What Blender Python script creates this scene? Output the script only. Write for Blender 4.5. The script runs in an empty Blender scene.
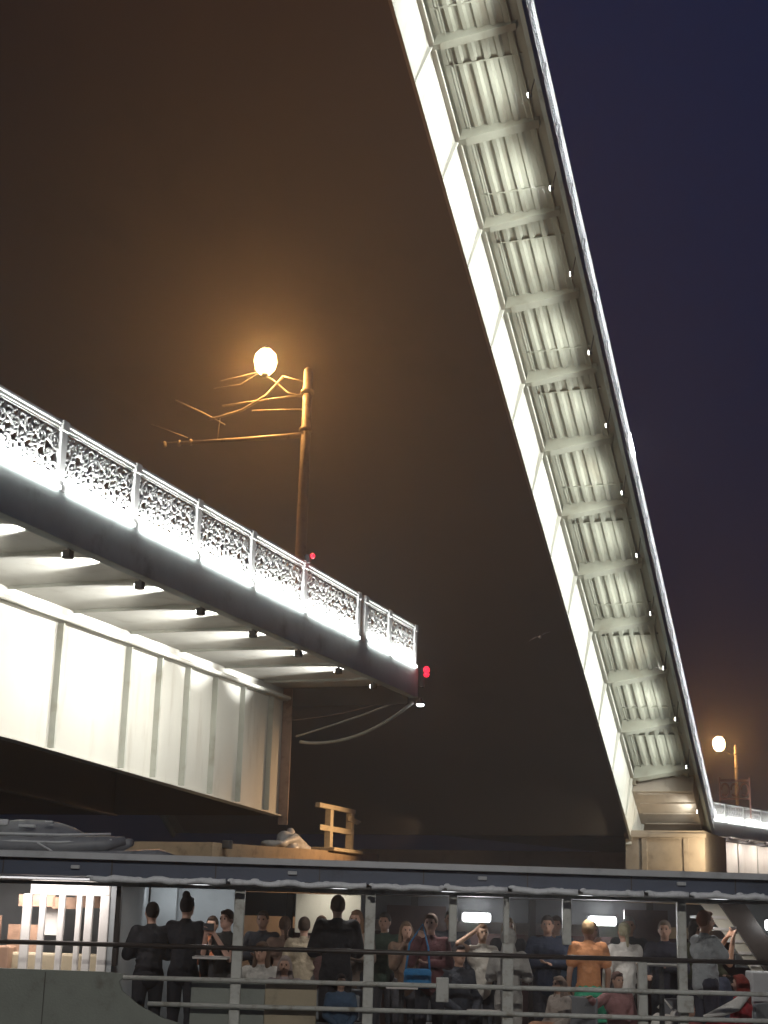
import bpy, bmesh, math, random
from mathutils import Vector, Matrix
random.seed(7)
PI = math.pi
sc = bpy.context.scene
C = bpy.data.collections.new('place'); sc.collection.children.link(C)

# ------------------------------------------------------------------ camera
CZ = 3.2                                   # eye height above the water
FPX = 1502.3
AZ, PT, RO = math.radians(20.269), math.radians(15.108), math.radians(1.596)
cam = bpy.data.cameras.new('camera'); co = bpy.data.objects.new('camera', cam); C.objects.link(co)
fw = Vector((math.cos(PT)*math.cos(AZ), math.cos(PT)*math.sin(AZ), math.sin(PT)))
rt = Vector((math.sin(AZ), -math.cos(AZ), 0)); up = rt.cross(fw)
r2 = rt*math.cos(RO) + up*math.sin(RO); u2 = up*math.cos(RO) - rt*math.sin(RO)
M = Matrix((r2, u2, -fw)).transposed().to_4x4(); M.translation = (0, 0, CZ)
co.matrix_world = M
cam.sensor_fit = 'VERTICAL'; cam.sensor_height = 36; cam.lens = 36*FPX/1024
cam.clip_start = .1; cam.clip_end = 3000
sc.camera = co

# ------------------------------------------------------------------ night sky
W = bpy.data.worlds.new('World'); sc.world = W; W.use_nodes = True
nt = W.node_tree; bg = nt.nodes['Background']
bg.inputs[0].default_value = (.17, .28, .98, 1); bg.inputs[1].default_value = .046
sc.view_settings.view_transform = 'Standard'; sc.view_settings.look = 'None'
sc.view_settings.gamma = 1; sc.view_settings.exposure = 0; sc.view_settings.use_curve_mapping = False
sc.cycles.use_denoising = True
sc.cycles.max_bounces = 4; sc.cycles.diffuse_bounces = 3; sc.cycles.glossy_bounces = 2
sc.cycles.volume_bounces = 0; sc.cycles.sample_clamp_indirect = 3; sc.cycles.caustics_reflective = False
sc.cycles.use_light_tree = True

# ------------------------------------------------------------------ helpers
def mat(name, col, rough=.6, metal=0, var=.15, scale=3., dirt=None, bump=.1, emit=None, es=0, fine=40., stretch=None):
    m = bpy.data.materials.new(name); m.use_nodes = True; t = m.node_tree; N = t.nodes; L = t.links
    b = N['Principled BSDF']; b.inputs['Roughness'].default_value = rough; b.inputs['Metallic'].default_value = metal
    tc = N.new('ShaderNodeTexCoord'); n = N.new('ShaderNodeTexNoise'); n.inputs['Scale'].default_value = scale
    n.inputs['Detail'].default_value = 6; n.inputs['Roughness'].default_value = .65
    if stretch:
        mp = N.new('ShaderNodeMapping'); mp.inputs['Scale'].default_value = stretch
        L.new(tc.outputs['Object'], mp.inputs['Vector']); L.new(mp.outputs[0], n.inputs['Vector'])
    else: L.new(tc.outputs['Object'], n.inputs['Vector'])
    cr = N.new('ShaderNodeValToRGB'); e = cr.color_ramp.elements
    d = dirt or tuple(c*(1-var*1.6) for c in col)
    e[0].position = .28; e[0].color = (*d, 1)
    e[1].position = .62; e[1].color = (*[min(1, c*(1+var*.4)) for c in col], 1)
    k = e.new(.45); k.color = (*col, 1)
    L.new(n.outputs['Fac'], cr.inputs[0]); L.new(cr.outputs[0], b.inputs['Base Color'])
    if bump:
        n2 = N.new('ShaderNodeTexNoise'); n2.inputs['Scale'].default_value = fine; n2.inputs['Detail'].default_value = 3
        L.new(tc.outputs['Object'], n2.inputs['Vector'])
        bp = N.new('ShaderNodeBump'); bp.inputs['Strength'].default_value = bump; bp.inputs['Distance'].default_value = .02
        L.new(n2.outputs['Fac'], bp.inputs['Height']); L.new(bp.outputs[0], b.inputs['Normal'])
    if emit:
        b.inputs['Emission Color'].default_value = (*emit, 1); b.inputs['Emission Strength'].default_value = es
    return m

MT = dict(
 steel=mat('painted_steel', (.50,.51,.46), .55, var=.22, scale=1.3, dirt=(.34,.31,.25), bump=.06),
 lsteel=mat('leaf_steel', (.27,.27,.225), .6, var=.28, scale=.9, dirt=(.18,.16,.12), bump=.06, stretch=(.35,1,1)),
 web=mat('web_paint', (.60,.59,.54), .5, var=.10, scale=2.2, dirt=(.46,.43,.37), bump=.04, stretch=(1,1,.14)),
 fascia=mat('fascia_paint', (.46,.53,.52), .6, var=.25, scale=1.5),
 rail=mat('cast_iron_paint', (.66,.68,.67), .5, var=.12, scale=9),
 dark=mat('dark_steel', (.045,.045,.05), .7, var=.3, scale=2),
 under=mat('brown_grey_steel', (.20,.185,.175), .9, var=.15, scale=.12),  # darker brown-grey steel for the undersides
 rust=mat('rust_streaked_steel', (.33,.24,.20), .75, var=.4, scale=4, dirt=(.16,.09,.06)),
 stone=mat('granite', (.34,.29,.24), .85, var=.3, scale=1.6, dirt=(.19,.15,.12), bump=.5, fine=12),
 asphalt=mat('asphalt', (.05,.05,.05), .9, var=.2),
 led=mat('led', (.8,.8,.8), emit=(1,1,.97), es=14, bump=0),
 lens=mat('flood_lens', (.8,.8,.8), emit=(1,.98,.92), es=30, bump=0),
 sod=mat('sodium_glass', (.9,.8,.6), emit=(1,.62,.25), es=26, bump=0),
 sod2=mat('sodium_glass_far', (.9,.8,.6), emit=(1,.66,.33), es=22, bump=0),
 red=mat('red_signal_glass', (.6,.02,.03), .3, emit=(1,.02,.05), es=2.6, bump=0),
 pole=mat('pole_paint', (.40,.37,.30), .5, var=.25, scale=5),
 wire=mat('cable_rubber', (.55,.55,.52), .6, bump=0),
 bolt=mat('boat_roof_blue', (.07,.09,.14), .5, var=.25, scale=2),
 trim=mat('boat_roof_edge', (.50,.51,.53), .5, var=.2, scale=3),
 fringe=mat('rolled_canvas', (.84,.85,.88), .85, var=.15, scale=14, bump=.4),
 rpost=mat('boat_rail_paint', (.56,.56,.52), .45, var=.3, scale=7, dirt=(.30,.26,.2)),
 drail=mat('dark_wood_rail', (.045,.035,.03), .4, var=.3),
 hull=mat('hull_paint', (.25,.27,.235), .5, var=.28, scale=2.2, bump=.15, dirt=(.13,.12,.09)),
 greenp=mat('grey_green_panel', (.26,.28,.25), .6, var=.15),
 tan=mat('tan_board', (.42,.35,.24), .6, var=.2),
 cream=mat('cream_board', (.75,.71,.60), .6, var=.06),
 white=mat('white_frame', (.78,.74,.70), .45, var=.08),
 cabin=mat('cabin_wall', (.36,.38,.39), .6, var=.1),
 brown=mat('cabin_wood', (.36,.22,.15), .5, var=.3, scale=6),
 maroon=mat('maroon_bulkhead', (.10,.05,.045), .6, var=.3),
 floor=mat('deck_boards', (.12,.10,.09), .7, var=.2),
 ceil=mat('ceiling_panel', (.20,.21,.22), .7, var=.1),
 lampw=mat('lamp_tube', (.9,.9,.9), emit=(1,1,1), es=9, bump=0),
 glass=mat('smoked_glass', (.05,.06,.07), .08, bump=0),
 grey=mat('grey_rubber', (.22,.23,.25), .45, var=.3, scale=5),
 silver=mat('light_grey_cover', (.68,.69,.70), .35, var=.2, scale=6),
 ochre=mat('ochre_handrail', (.60,.53,.38), .5, var=.2, scale=7),
 timber=mat('fender_timber', (.40,.30,.20), .7, var=.4, scale=3, dirt=(.2,.13,.08)),
 reds=mat('reddish_iron', (.36,.17,.13), .6, var=.3, scale=5),
 bird=mat('gull_feathers', (.75,.75,.76), .8, var=.15),
 eye=mat('eye_dark', (.02,.015,.012), .2, bump=0),
)

class MB:
    def __init__(s): s.bm = bmesh.new()
    def box(s, x0,x1,y0,y1,z0,z1, bev=0):
        g = bmesh.ops.create_cube(s.bm, size=1)['verts']
        for v in g: v.co = Vector((x0+(v.co.x+.5)*(x1-x0), y0+(v.co.y+.5)*(y1-y0), z0+(v.co.z+.5)*(z1-z0)))
        if bev:
            ed = list({e for v in g for e in v.link_edges})
            bmesh.ops.bevel(s.bm, geom=ed, offset=bev, segments=2, affect='EDGES', profile=.5)
        return s
    def prism(s, pts, dirv):      # pts: 3d polygon, extruded along dirv
        d = Vector(dirv); a = [s.bm.verts.new(p) for p in pts]; b = [s.bm.verts.new(Vector(p)+d) for p in pts]
        n = len(pts); s.bm.faces.new(a); s.bm.faces.new(b[::-1])
        for i in range(n): s.bm.faces.new((a[i], b[i], b[(i+1)%n], a[(i+1)%n]))
        return s
    def tube(s, pts, r, n=8, cap=True):
        pts = [Vector(p) for p in pts]; rr = r if hasattr(r, '__len__') else [r]*len(pts); rings = []
        pu = None
        for i, p in enumerate(pts):
            t = (pts[min(i+1, len(pts)-1)] - pts[max(i-1, 0)]).normalized()
            if pu is None:
                pu = t.orthogonal().normalized()
            else:
                pu = (pu - t*pu.dot(t)); pu = pu.normalized() if pu.length > 1e-5 else t.orthogonal().normalized()
            w = t.cross(pu)
            rings.append([s.bm.verts.new(p + (pu*math.cos(2*PI*k/n) + w*math.sin(2*PI*k/n))*rr[i]) for k in range(n)])
        for a, b in zip(rings, rings[1:]):
            for k in range(n): s.bm.faces.new((a[k], a[(k+1)%n], b[(k+1)%n], b[k]))
        if cap: s.bm.faces.new(rings[0][::-1]); s.bm.faces.new(rings[-1])
        return s
    def ball(s, c, r, seg=12):
        rx, ry, rz = r if hasattr(r, '__len__') else (r, r, r)
        g = bmesh.ops.create_uvsphere(s.bm, u_segments=seg, v_segments=max(6, seg*2//3), radius=1)['verts']
        for v in g: v.co = Vector((c[0]+v.co.x*rx, c[1]+v.co.y*ry, c[2]+v.co.z*rz))
        return s
    def lathe(s, prof, c=(0,0,0), n=20, axis='Z'):
        rings = []
        for r, z in prof:
            rings.append([s.bm.verts.new((c[0]+r*math.cos(2*PI*k/n), c[1]+r*math.sin(2*PI*k/n), c[2]+z)) for k in range(n)])
        for a, b in zip(rings, rings[1:]):
            for k in range(n): s.bm.faces.new((a[k], a[(k+1)%n], b[(k+1)%n], b[k]))
        s.bm.faces.new(rings[0][::-1]); s.bm.faces.new(rings[-1]); return s
    def mesh(s, name, m, smooth=False):
        bmesh.ops.recalc_face_normals(s.bm, faces=s.bm.faces[:])
        me = bpy.data.meshes.new(name); s.bm.to_mesh(me); s.bm.free()
        me.materials.append(MT[m] if isinstance(m, str) else m)
        if smooth: me.polygons.foreach_set('use_smooth', [True]*len(me.polygons))
        return me
    def build(s, name, m, parent=None, smooth=False, loc=None):
        o = bpy.data.objects.new(name, s.mesh(name, m, smooth)); C.objects.link(o)
        if parent: o.parent = parent
        if loc: o.location = loc
        return o

def tag(o, label=None, cat=None, group=None, kind=None):
    if label: o['label'] = label
    if cat: o['category'] = cat
    if group: o['group'] = group
    if kind: o['kind'] = kind
    return o
def empty(name, loc, rot=(0,0,0)):
    o = bpy.data.objects.new(name, None); C.objects.link(o); o.location = loc; o.rotation_euler = rot
    o.empty_display_size = .3; return o
def inst(src, parent, loc=None):
    c = src.copy(); C.objects.link(c); c.parent = parent
    if loc is not None: c.location = loc
    return c
def light(kind, name, parent, loc, aim, power, col=(1,1,.95), **kw):
    l = bpy.data.lights.new(name, kind); l.energy = power; l.color = col
    for k, v in kw.items(): setattr(l, k, v)
    o = bpy.data.objects.new(name, l); C.objects.link(o); o.parent = parent; o.location = loc
    if aim is not None: o.rotation_euler = Vector(aim).to_track_quat('-Z', 'Y').to_euler()
    return o

# ------------------------------------------------------------------ water
tag(MB().box(-300,900,-500,700,-.4,0).build('river_water',
    mat('river', (.012,.016,.02), .12, var=.2, scale=.2, bump=.6, fine=1.2)), kind='structure')

# ------------------------------------------------------------------ bridge kit
YN, YW, YF = 13.0, 16.92, 40.0            # near edge, near girder, far edge
RH, FH = 1.18, .77                         # railing height, edge beam depth

def spiral(cx, cz, r0, turns, a0, sgn=1, n=14):
    out = []
    for i in range(n+1):
        t = i/n; r = r0*(1-.82*t); a = a0 + sgn*turns*2*PI*t
        out.append((cx + r*math.cos(a), 0, cz + r*math.sin(a)))
    return out
def lattice_mesh(w, seed):
    """openwork cast panel of scrolls and leaves, w wide, between z .16 and 1.04"""
    rnd = random.Random(seed); b = MB(); z0, z1 = .16, 1.05
    b.box(0,w,-.02,.02,z0-.02,z0+.03); b.box(0,w,-.02,.02,z1-.03,z1+.0)
    n = max(3, round(w/.38)); cw = w/n
    for i in range(n):
        cx = (i+.5)*cw; cz = (z0+z1)/2
        for s in (-1, 1):
            b.tube(spiral(cx+s*cw*.24, cz+s*.20, .17, 1.25, PI*.5*s, s), .030, 5)
            b.tube(spiral(cx-s*cw*.22, cz+s*.24, .13, 1.1, PI*.5*s+.7, -s), .027, 5)
            b.ball((cx+s*cw*.24, 0, cz+s*.20), (.045,.03,.045), 6)
            q = [(cx-.02*s, 0, cz-.02*s), (cx+s*cw*.3, 0, cz+s*.02), (cx+s*cw*.5, 0, cz+s*.12)]
            b.tube(q, [.02,.03,.008], 5)
        b.ball((cx, 0, cz), (.07,.035,.07), 8)
        b.tube([(cx-cw*.5, 0, z0), (cx-cw*.15, 0, cz-.12), (cx+cw*.12, 0, cz+.1), (cx+cw*.5, 0, z1-.05)], [.018,.034,.034,.018], 5)
        for k in range(15):
            x = cx + rnd.uniform(-.5,.5)*cw; z = rnd.uniform(z0+.08, z1-.1); a = rnd.uniform(.2, 1.1); l = .07
            b.tube([(x-l*math.cos(a),0,z-l*math.sin(a)), (x,0,z), (x+l*math.cos(a),0,z+l*math.sin(a))], [.012,.040,.012], 5)
        b.tube([(cx-cw*.5,0,z0),(cx-cw*.5,0,z1)], .014, 5)
    return b.mesh('railing_panel', 'rail', True)
LAT = {}
def add_obj(name, me, parent, loc=(0,0,0)):
    o = bpy.data.objects.new(name, me); C.objects.link(o); o.parent = parent; o.location = loc; return o
def post_mesh(hh=RH, w=.09):
    b = MB(); b.box(-w,w,-.07,.07,0,hh-.10,.012); b.box(-w-.03,w+.03,-.10,.10,0,.14,.01); b.box(-w-.02,w+.02,-.09,.09,hh-.17,hh+.02,.02)
    return b.mesh('railing_post', 'rail')
POST = post_mesh()
def railing(par, posts, y=YN+.10, led=True, ledpow=26, hw=.0):
    """posts: local x of every post; panels run between them"""
    for x in posts: add_obj('railing_post', POST, par, (x, y, 0))
    for i, (a, b_) in enumerate(zip(posts, posts[1:])):
        w = b_-a-.18
        key = (round(w, 2), i % 3)
        if key not in LAT: LAT[key] = lattice_mesh(w, i % 3)
        add_obj('railing_panel', LAT[key], par, (a+.09, y, 0))
        h = MB().box(a, b_, y-.075-hw, y+.075+hw, RH-.07-hw*.8, RH, .02); h.box(a+.0, b_, y-.045-hw*.6, y+.045+hw*.6, RH-.12-hw, RH-.07-hw*.8)
        h.build('handrail', 'rail', par)
        MB().box(a+.1, b_-.1, y-.03, y+.03, .0, .27).build('kerb_plate', 'rail', par)
        if led:
            MB().box(a+.12, b_-.12, YN-.055, YN-.012, .0, .055).build('light_strip', 'led', par)
            light('AREA', 'strip_light', par, ((a+b_)/2, YN-.03, .085), (0, .16, 1), ledpow*w/2.2, (1,1,.97), shape='RECTANGLE', size=w*.95, size_y=.05)

def bracket(par, x, ztop, zweb=.62, zedge=.22, y0=YN+.22, y1=YW-.02, name='bracket', m='steel', fl=.13):
    b = MB()
    b.prism([(x-.012, y0, ztop), (x-.012, y1, ztop), (x-.012, y1, ztop-zweb), (x-.012, y1-.35, ztop-zweb), (x-.012, y0, ztop-zedge)], (.024,0,0))
    b.prism([(x-fl, y0, ztop-zedge-.0), (x-fl, y1-.34, ztop-zweb), (x-fl, y1-.34, ztop-zweb-.025), (x-fl, y0, ztop-zedge-.025)], (2*fl,0,0))
    b.prism([(x-fl, y1-.34, ztop-zweb), (x-fl, y1, ztop-zweb-.10), (x-fl, y1, ztop-zweb-.125), (x-fl, y1-.34, ztop-zweb-.025)], (2*fl,0,0))
    return b.build(name, m, par)

def flood(par, x, z, power, y=YN+.34, lens='lens', aim=(0,1,-.06), spot=2.5, col=(1,.985,.90), lr=.05, stem=.16, sz=.10):
    f = MB(); f.box(x-.07,x+.07,y-.13,y+.02,z-.10,z+.04,.015); f.box(x-.015,x+.015,y-.08,y-.04,z+.04,z+stem)
    o = f.build('floodlight', 'dark', par)
    MB().ball((x, y+.03, z-.03), (lr,.02,lr), 10).build('lens', lens, o, True)
    light('SPOT', 'flood_beam', o, (x, y+.10, z-.03), aim, power, col, spot_size=spot, spot_blend=.8, shadow_soft_size=sz)
    return o

# ------------------------------------------------------------------ left: fixed span
Zd = 6.513 + CZ                            # deck level (foot of railing)
S = empty('bridge_span', (0, 0, Zd))
tag(S, 'pale steel bridge span at left with brightly lit ornate railing, ending open above the river', 'bridge span')
XA, XE = -14.0, 38.2
MB().box(XA, XE, YN+.25, YF-.25, -.42, -.02).build('deck_slab', 'web', S)
MB().box(XA, XE+.02, YN, YN+.24, -FH, -.004, .01).build('edge_beam', 'fascia', S)
MB().box(XA, XE+.02, YF-.24, YF, -FH, -.004).build('edge_beam', 'fascia', S)
MB().box(XA, XE-.01, YN+1.0, YF-3, -.015, .05).build('roadway', 'asphalt', S)
ZS = -.42                                  # soffit plane
def wdepth(x): return 2.95 - .35*0 + (0 if x < 24 else .62*((x-24)/14.4)**1.1)
def web_mesh(y, bot, name, m):
    b = MB(); n = 24; top = []; low = []
    for i in range(n+1):
        x = XA + (XE-.05-XA)*i/n
        top.append((x, y, ZS-.012)); low.append((x, y, -FH - bot(x)))
    b.prism(top + low[::-1], (0, .03, 0))
    for (p, q) in zip(low, low[1:]):
        b.prism([(p[0], y-.13, p[2]), (q[0], y-.13, q[2]), (q[0], y-.13, q[2]-.03), (p[0], y-.13, p[2]-.03)], (0, .29, 0))
    return b.build(name, m, S)
bot = lambda x: 2.52 + (0 if x < 24 else .62*((x-24)/14.4)**1.0)
web_mesh(YW, bot, 'girder', 'web')
for y in (22, 27, 32): web_mesh(y, bot, 'girder', 'under')
web_mesh(36, bot, 'girder', 'under')
# lip and pipe along the top of the near girder
b = MB(); b.box(XA, XE-.06, YW-.16, YW-.002, -FH-.02, -FH+.03); b.tube([(XA, YW-.30, -FH+.02), (XE-.3, YW-.30, -FH+.02)], .055, 8)
b.build('service_pipe', 'web', S)
for x in [8.5,11.5,14.4,17.4,20.4,23.5,26.52,29.39,30.85,32.28,33.78,35.4,37.2]:
    t = .03 if x != 33.78 and x < 34 else .015
    MB().box(x-t, x+t, YW-.15, YW-.003, -FH-bot(x)+.03, -FH-.03).build('stiffener', 'steel', S)
# end face of the span
MB().box(XE-.045, XE-.005, YW-.28, YW-.005, -FH-bot(XE)-.25, ZS-.02).build('end_plate', 'rust', S)
MB().box(XE-.03, XE+.0, YN+.26, YF-.26, -.95, -.43).build('end_beam', 'dark', S)
MB().box(XE-.035, XE-.004, YW+.05, YF-4, -FH-bot(XE), -.96).build('end_diaphragm', 'under', S)
xs = [20.95+2.44*k for k in range(-5, 7)]
for i, x in enumerate(xs):
    MB().box(x+1.2,x+1.26,YN+.26,YW-.02,ZS-.06,ZS-.001).build('cross_rib', 'steel', S)
    pw = (560 + 90*(i%3)) if i < 10 else (260, 60)[i-10]
    o = flood(S, x-.02, -FH-.05, 0, y=YN+.34)
    light('SPOT', 'soffit_beam', o, (x-.34, YN+.42, -FH+.06), (0, 1, .19), 1300, (1,1,.97), spot_size=.74, spot_blend=.7, shadow_soft_size=.05)
    light('SPOT', 'girder_beam', o, (x, YN+.50, -FH-.22), (0, 1, -.42), pw, (1,.97,.89), spot_size=1.75, spot_blend=.6, shadow_soft_size=.1)
posts = [20.15-2.45*k for k in range(9, 0, -1)] + [20.15,22.6,25.05,27.55,30.35,33.75,34.25,38.08]
pl = [p for p in posts]
A = pl[:pl.index(33.75)+1]; B = [34.25, 36.0, 38.08]
railing(S, A, ledpow=66); railing(S, B, ledpow=66)
# far side rail, plain
MB().box(XA, XE, YF-.15, YF-.07, RH-.08, RH).box(XA, XE, YF-.12, YF-.10, 0, RH-.1).build('far_parapet', 'rail', S)
# power and signal leads hanging below the end
def sag(a, b_, s, n=12):
    a, b_ = Vector(a), Vector(b_)
    return [a.lerp(b_, i/n) - Vector((0,0,s*4*(i/n)*(1-i/n))) for i in range(n+1)]
b = MB(); b.tube(sag((38.2,16.38,4.6-6.51),(38.2,13.12,5.62-6.51), .38), .045, 6); b.build('hanging_cable', 'wire', S, True)
b = MB(); b.tube(sag((38.2,16.5,4.75-6.51),(38.2,13.4,5.70-6.51), .04), .028, 6); b.build('hanging_cable', 'wire', S, True)
b = MB(); b.tube(sag((38.2,16.75,5.2-6.51),(38.2,13.9,5.66-6.51), .10), .012, 6); b.tube([(38.22,16.78,-.9),(38.22,16.72,-2.2),(38.2,16.8,-3.8)], .035, 6); b.build('hanging_cable', 'rust', S, True)

# red navigation lamps
def nav(loc, lab, n, r=.1, hz_=-.42):
    e = empty('navigation_lamp', loc); tag(e, lab, 'signal lamp')
    MB().box(-.05,.05,.0,.12,hz_,.16*r/.13,.01).build('housing', 'dark', e)
    for k in range(n):
        o = MB().ball((0,-.06,.06-.13*k),(r*(.95-.3*k),r*.7,r*(.85-.25*k)),10).build('lens', 'red', e, True)
    light('POINT','red_glow', e, (0,-.3,0), None, 1.5, (1,.05,.08), shadow_soft_size=.08)
    return e
nav((38.33, 12.86, 6.45+CZ), 'double red navigation lamp hung at the open end of the lit span', 2, .12)
nav((30.35, 12.95, 1.25+Zd), 'single small red lamp on top of the handrail at the foot of the lamp post', 1, .075, -.1)
e = empty('work_lamp', (38.3, 12.95, 5.60+CZ)); tag(e, 'small white downward lamp dangling under the red lamp at the span end', 'lamp')
MB().lathe([(.03,.16),(.05,.10),(.13,.0),(.14,-.02)], n=14).build('shade', 'dark', e, True)
MB().ball((0,0,-.04),(.11,.11,.05),10).build('bulb', 'lampw', e, True)

# ------------------------------------------------------------------ lamp post on the left span
def street_lamp(loc, lab, top, arm, pw, glass, bulb, gs=1.1):
    e = empty('street_lamp', loc); tag(e, lab, 'street lamp')
    b = MB(); b.lathe([(.24,0),(.24,.25),(.19,.32),(.18,.9),(.15,1.0),(.135,top*.6),(.12,top)], n=16); b.ball((0,0,top),.12)
    for z in (top-1.7, top-.65): b.lathe([(.15,0),(.18,.03),(.18,.10),(.15,.13)], (0,0,z), 16)
    b.build('pole', 'pole', e, True)
    ax, ay, az = bulb
    b = MB(); b.tube([(0,.05,top-.75),(0,ay*.45,top-.55),(0,ay*.8,top-.15),(0,ay,az-.42)], [.035,.03,.03,.035], 8)
    b.tube([(0,ay,az-.46),(0,ay,az-.30)], [.07,.12], 10)
    b.build('lamp_arm', 'pole', e, True)
    g = MB(); g.lathe([(r_*gs,z_*gs) for r_, z_ in ((.14,-.32),(.24,-.20),(.285,0),(.25,.18),(.14,.30))], bulb, 18); g.build('lamp_globe', glass, e, True)
    MB().lathe([(.15*gs,.30*gs+.004),(.10*gs,.36*gs),(.03,.42*gs)], bulb, 16).build('globe_cap', 'pole', e, True)
    light('POINT', 'sodium_light', e, (ax, ay-.0, az), None, pw, (1,.45,.13), shadow_soft_size=.36*gs)
    return e
L1 = street_lamp((34.8, 15.12, Zd+.05), 'tall lamp post with glowing orange sodium globe and trolley wire arms above the left span', 7.5, 1.3, 5600, 'sod', (0, 1.28, 7.92))
z0 = Zd+.05
def rz(z): return z + CZ - z0
b = MB(); b.tube([(0,.05,rz(12.28)),(0,2.0,rz(12.31)),(0,3.7,rz(12.36))], [.085,.065,.05], 8); b.build('wire_arm', 'pole', L1, True)
b = MB(); b.tube([(0,.05,rz(13.42)),(0,2.5,rz(13.32))], .032, 6); b.tube([(0,.05,rz(13.0)),(0,1.6,rz(13.1))], .024, 6); b.build('tie_rod', 'pole', L1, True)
b = MB(); b.tube([(0,2.55,rz(13.0)),(0,2.6,rz(12.34))], .016, 6); b.tube([(0,.72,rz(14.0)),(0,.05,rz(13.75))], .022, 6); b.tube([(0,.72,rz(14.0)),(0,1.2,rz(13.5)),(0,1.9,rz(13.15)),(0,2.6,rz(13.0)),(0,2.9,rz(12.98))], .04, 6); b.build('curved_brace', 'pole', L1, True)
b = MB(); b.tube([(0,3.95,rz(13.62)),(0,3.1,rz(13.18)),(0,2.4,rz(12.78))], [.02,.035,.02], 6); b.build('loose_strut', 'pole', L1, True)
b = MB(); b.tube([(0,1.5,rz(14.2)),(0,2.6,rz(14.05))], .014, 6); b.tube([(0,1.5,rz(14.15)),(0,2.0,rz(13.9)),(0,2.8,rz(13.85))], .012, 6); b.build('span_wire', 'pole', L1, True)
b = MB()
for y in (3.4, 3.75, 4.2): b.lathe([(.04,-.08),(.07,-.03),(.05,0),(.07,.04),(.03,.09)], (0,y,rz(12.36)), 10)
b.tube([(0,3.3,rz(12.36)),(0,4.3,rz(12.42))], .02, 6); b.tube([(-.0,3.5,rz(12.5)),(-.1,4.6,rz(12.95))], .012, 6)
b.build('insulator', 'pole', L1, True)

# ------------------------------------------------------------------ pier under the end of the left span
P = empty('bridge_pier', (38.5, 17, 0)); tag(P, 'dark granite bridge pier with warm lit ledge under the end of the left span', 'pier')
b = MB(); b.box(-6, 6.2, -.2, 24, -.3, 1.0+CZ, .05); b.build('pier_body', 'stone', P)
b = MB()
b.prism([(-5.6,-.75,1.62+CZ),(5.9,-.75,1.88+CZ),(5.9,-.75,1.50+CZ),(-5.6,-.75,1.22+CZ)], (0,3.2,0)); b.build('fender_ledge', 'timber', P)
BEARING = P
MB().box(-5.1,-4.9,-.95,-.75,1.5+CZ,1.7+CZ,.02).build('ledge_fill_box', 'dark', P)  # made-up housing for the added ledge fill
light('SPOT','ledge_fill', P, (1.6,-3.6,2.5+CZ), (-.25,1,-.26), 520, (1,.60,.30), spot_size=2.0, spot_blend=.6, shadow_soft_size=.1)  # added unseen warm spot, brightening the ledge and handrail
K = empty('handrail_frame', (40.6, 16.4, 1.78+CZ)); tag(K, 'short ochre handrail frame standing on the pier ledge beside a crumpled grey cover', 'handrail')
for x in (.0, 1.65):
    for y in ((0,) if x == 0 else (0,)):
        MB().box(x-.11,x+.11,-.09,.09,.0,1.17,.01).build('post', 'ochre', K)
MB().box(-.9,1.9,-.075,.075,1.175,1.30,.01).build('rail', 'ochre', K)
MB().box(-.9,1.75,-.10,-.092,.55,.70).build('rail', 'ochre', K)
MB().box(-.4,1.9,-.35,.5,.0,.10,.02).build('base_plate', 'ochre', K)
MB().prism([(1.2,-.13,1.08),(2.3,-.13,.98),(1.9,-.13,.86),(1.2,-.13,.94)], (0,.03,0)).build('rail', 'ochre', K)

# ------------------------------------------------------------------ raised leaf
TH = math.radians(32.161)
Hp = Vector((87.7819, 0, 11.7244+CZ)); n_ = Vector((-math.sin(TH), 0, -math.cos(TH)))
LO = Hp + n_*RH
F = empty('bridge_leaf', LO, (0, TH, 0))
tag(F, 'raised bascule leaf of the drawbridge rising diagonally, its ribbed underside lit white', 'bridge leaf')
T0, ST = -2.496, 4.2158
L0, L1_ = -51.5, 9.6                     # local x = -t
DS = -.40; YL = 50.0
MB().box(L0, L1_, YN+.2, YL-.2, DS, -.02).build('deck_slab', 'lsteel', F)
MB().box(L0-.02, L1_, YN, YN+.19, -FH-.02, -.004, .01).build('edge_beam', 'fascia', F)
MB().box(L0-.02, L1_, YL-.19, YL, -FH, -.004).build('edge_beam', 'fascia', F)
MB().box(L0+.1, L1_, YN+3, YF-3, -.015, .05).build('roadway', 'asphalt', F)
WD = 2.006-RH + 3.319                      # web bottom below deck level
def lweb(y, m, d=WD, th=.04, fl=.05):
    b = MB(); b.box(L0, 4.6, y, y+th, -d, DS-.01); b.box(L0, 4.6, y-fl, y+th+fl, -d-.035, -d-.001)
    return b.build('girder', m, F)
lweb(YW, 'web')
for y in (24, 31, 38, 46): lweb(y, 'under', WD-.6)
for x in (L0+.5, -40, -30, -20, -10, 0):
    MB().box(x-.02, x+.02, YW+.05, 46, -WD+.5, DS-.02).build('cross_beam', 'under', F)
MB().box(L0-.05, L0-.025, YN+.2, YL-.2, -WD, -.02).build('end_plate', 'dark', F)
MB().box(L0, 4.6, YW+.2, 46, -WD+.30, -WD+.34).build('soffit_lining', 'under', F)
MB().box(L0, 3.4, YW-.24, YW-.002, -1.12, -1.07).box(L0, 3.4, YW-.24, YW-.21, -1.20, -1.12).build('girder_shelf', 'web', F)
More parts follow.
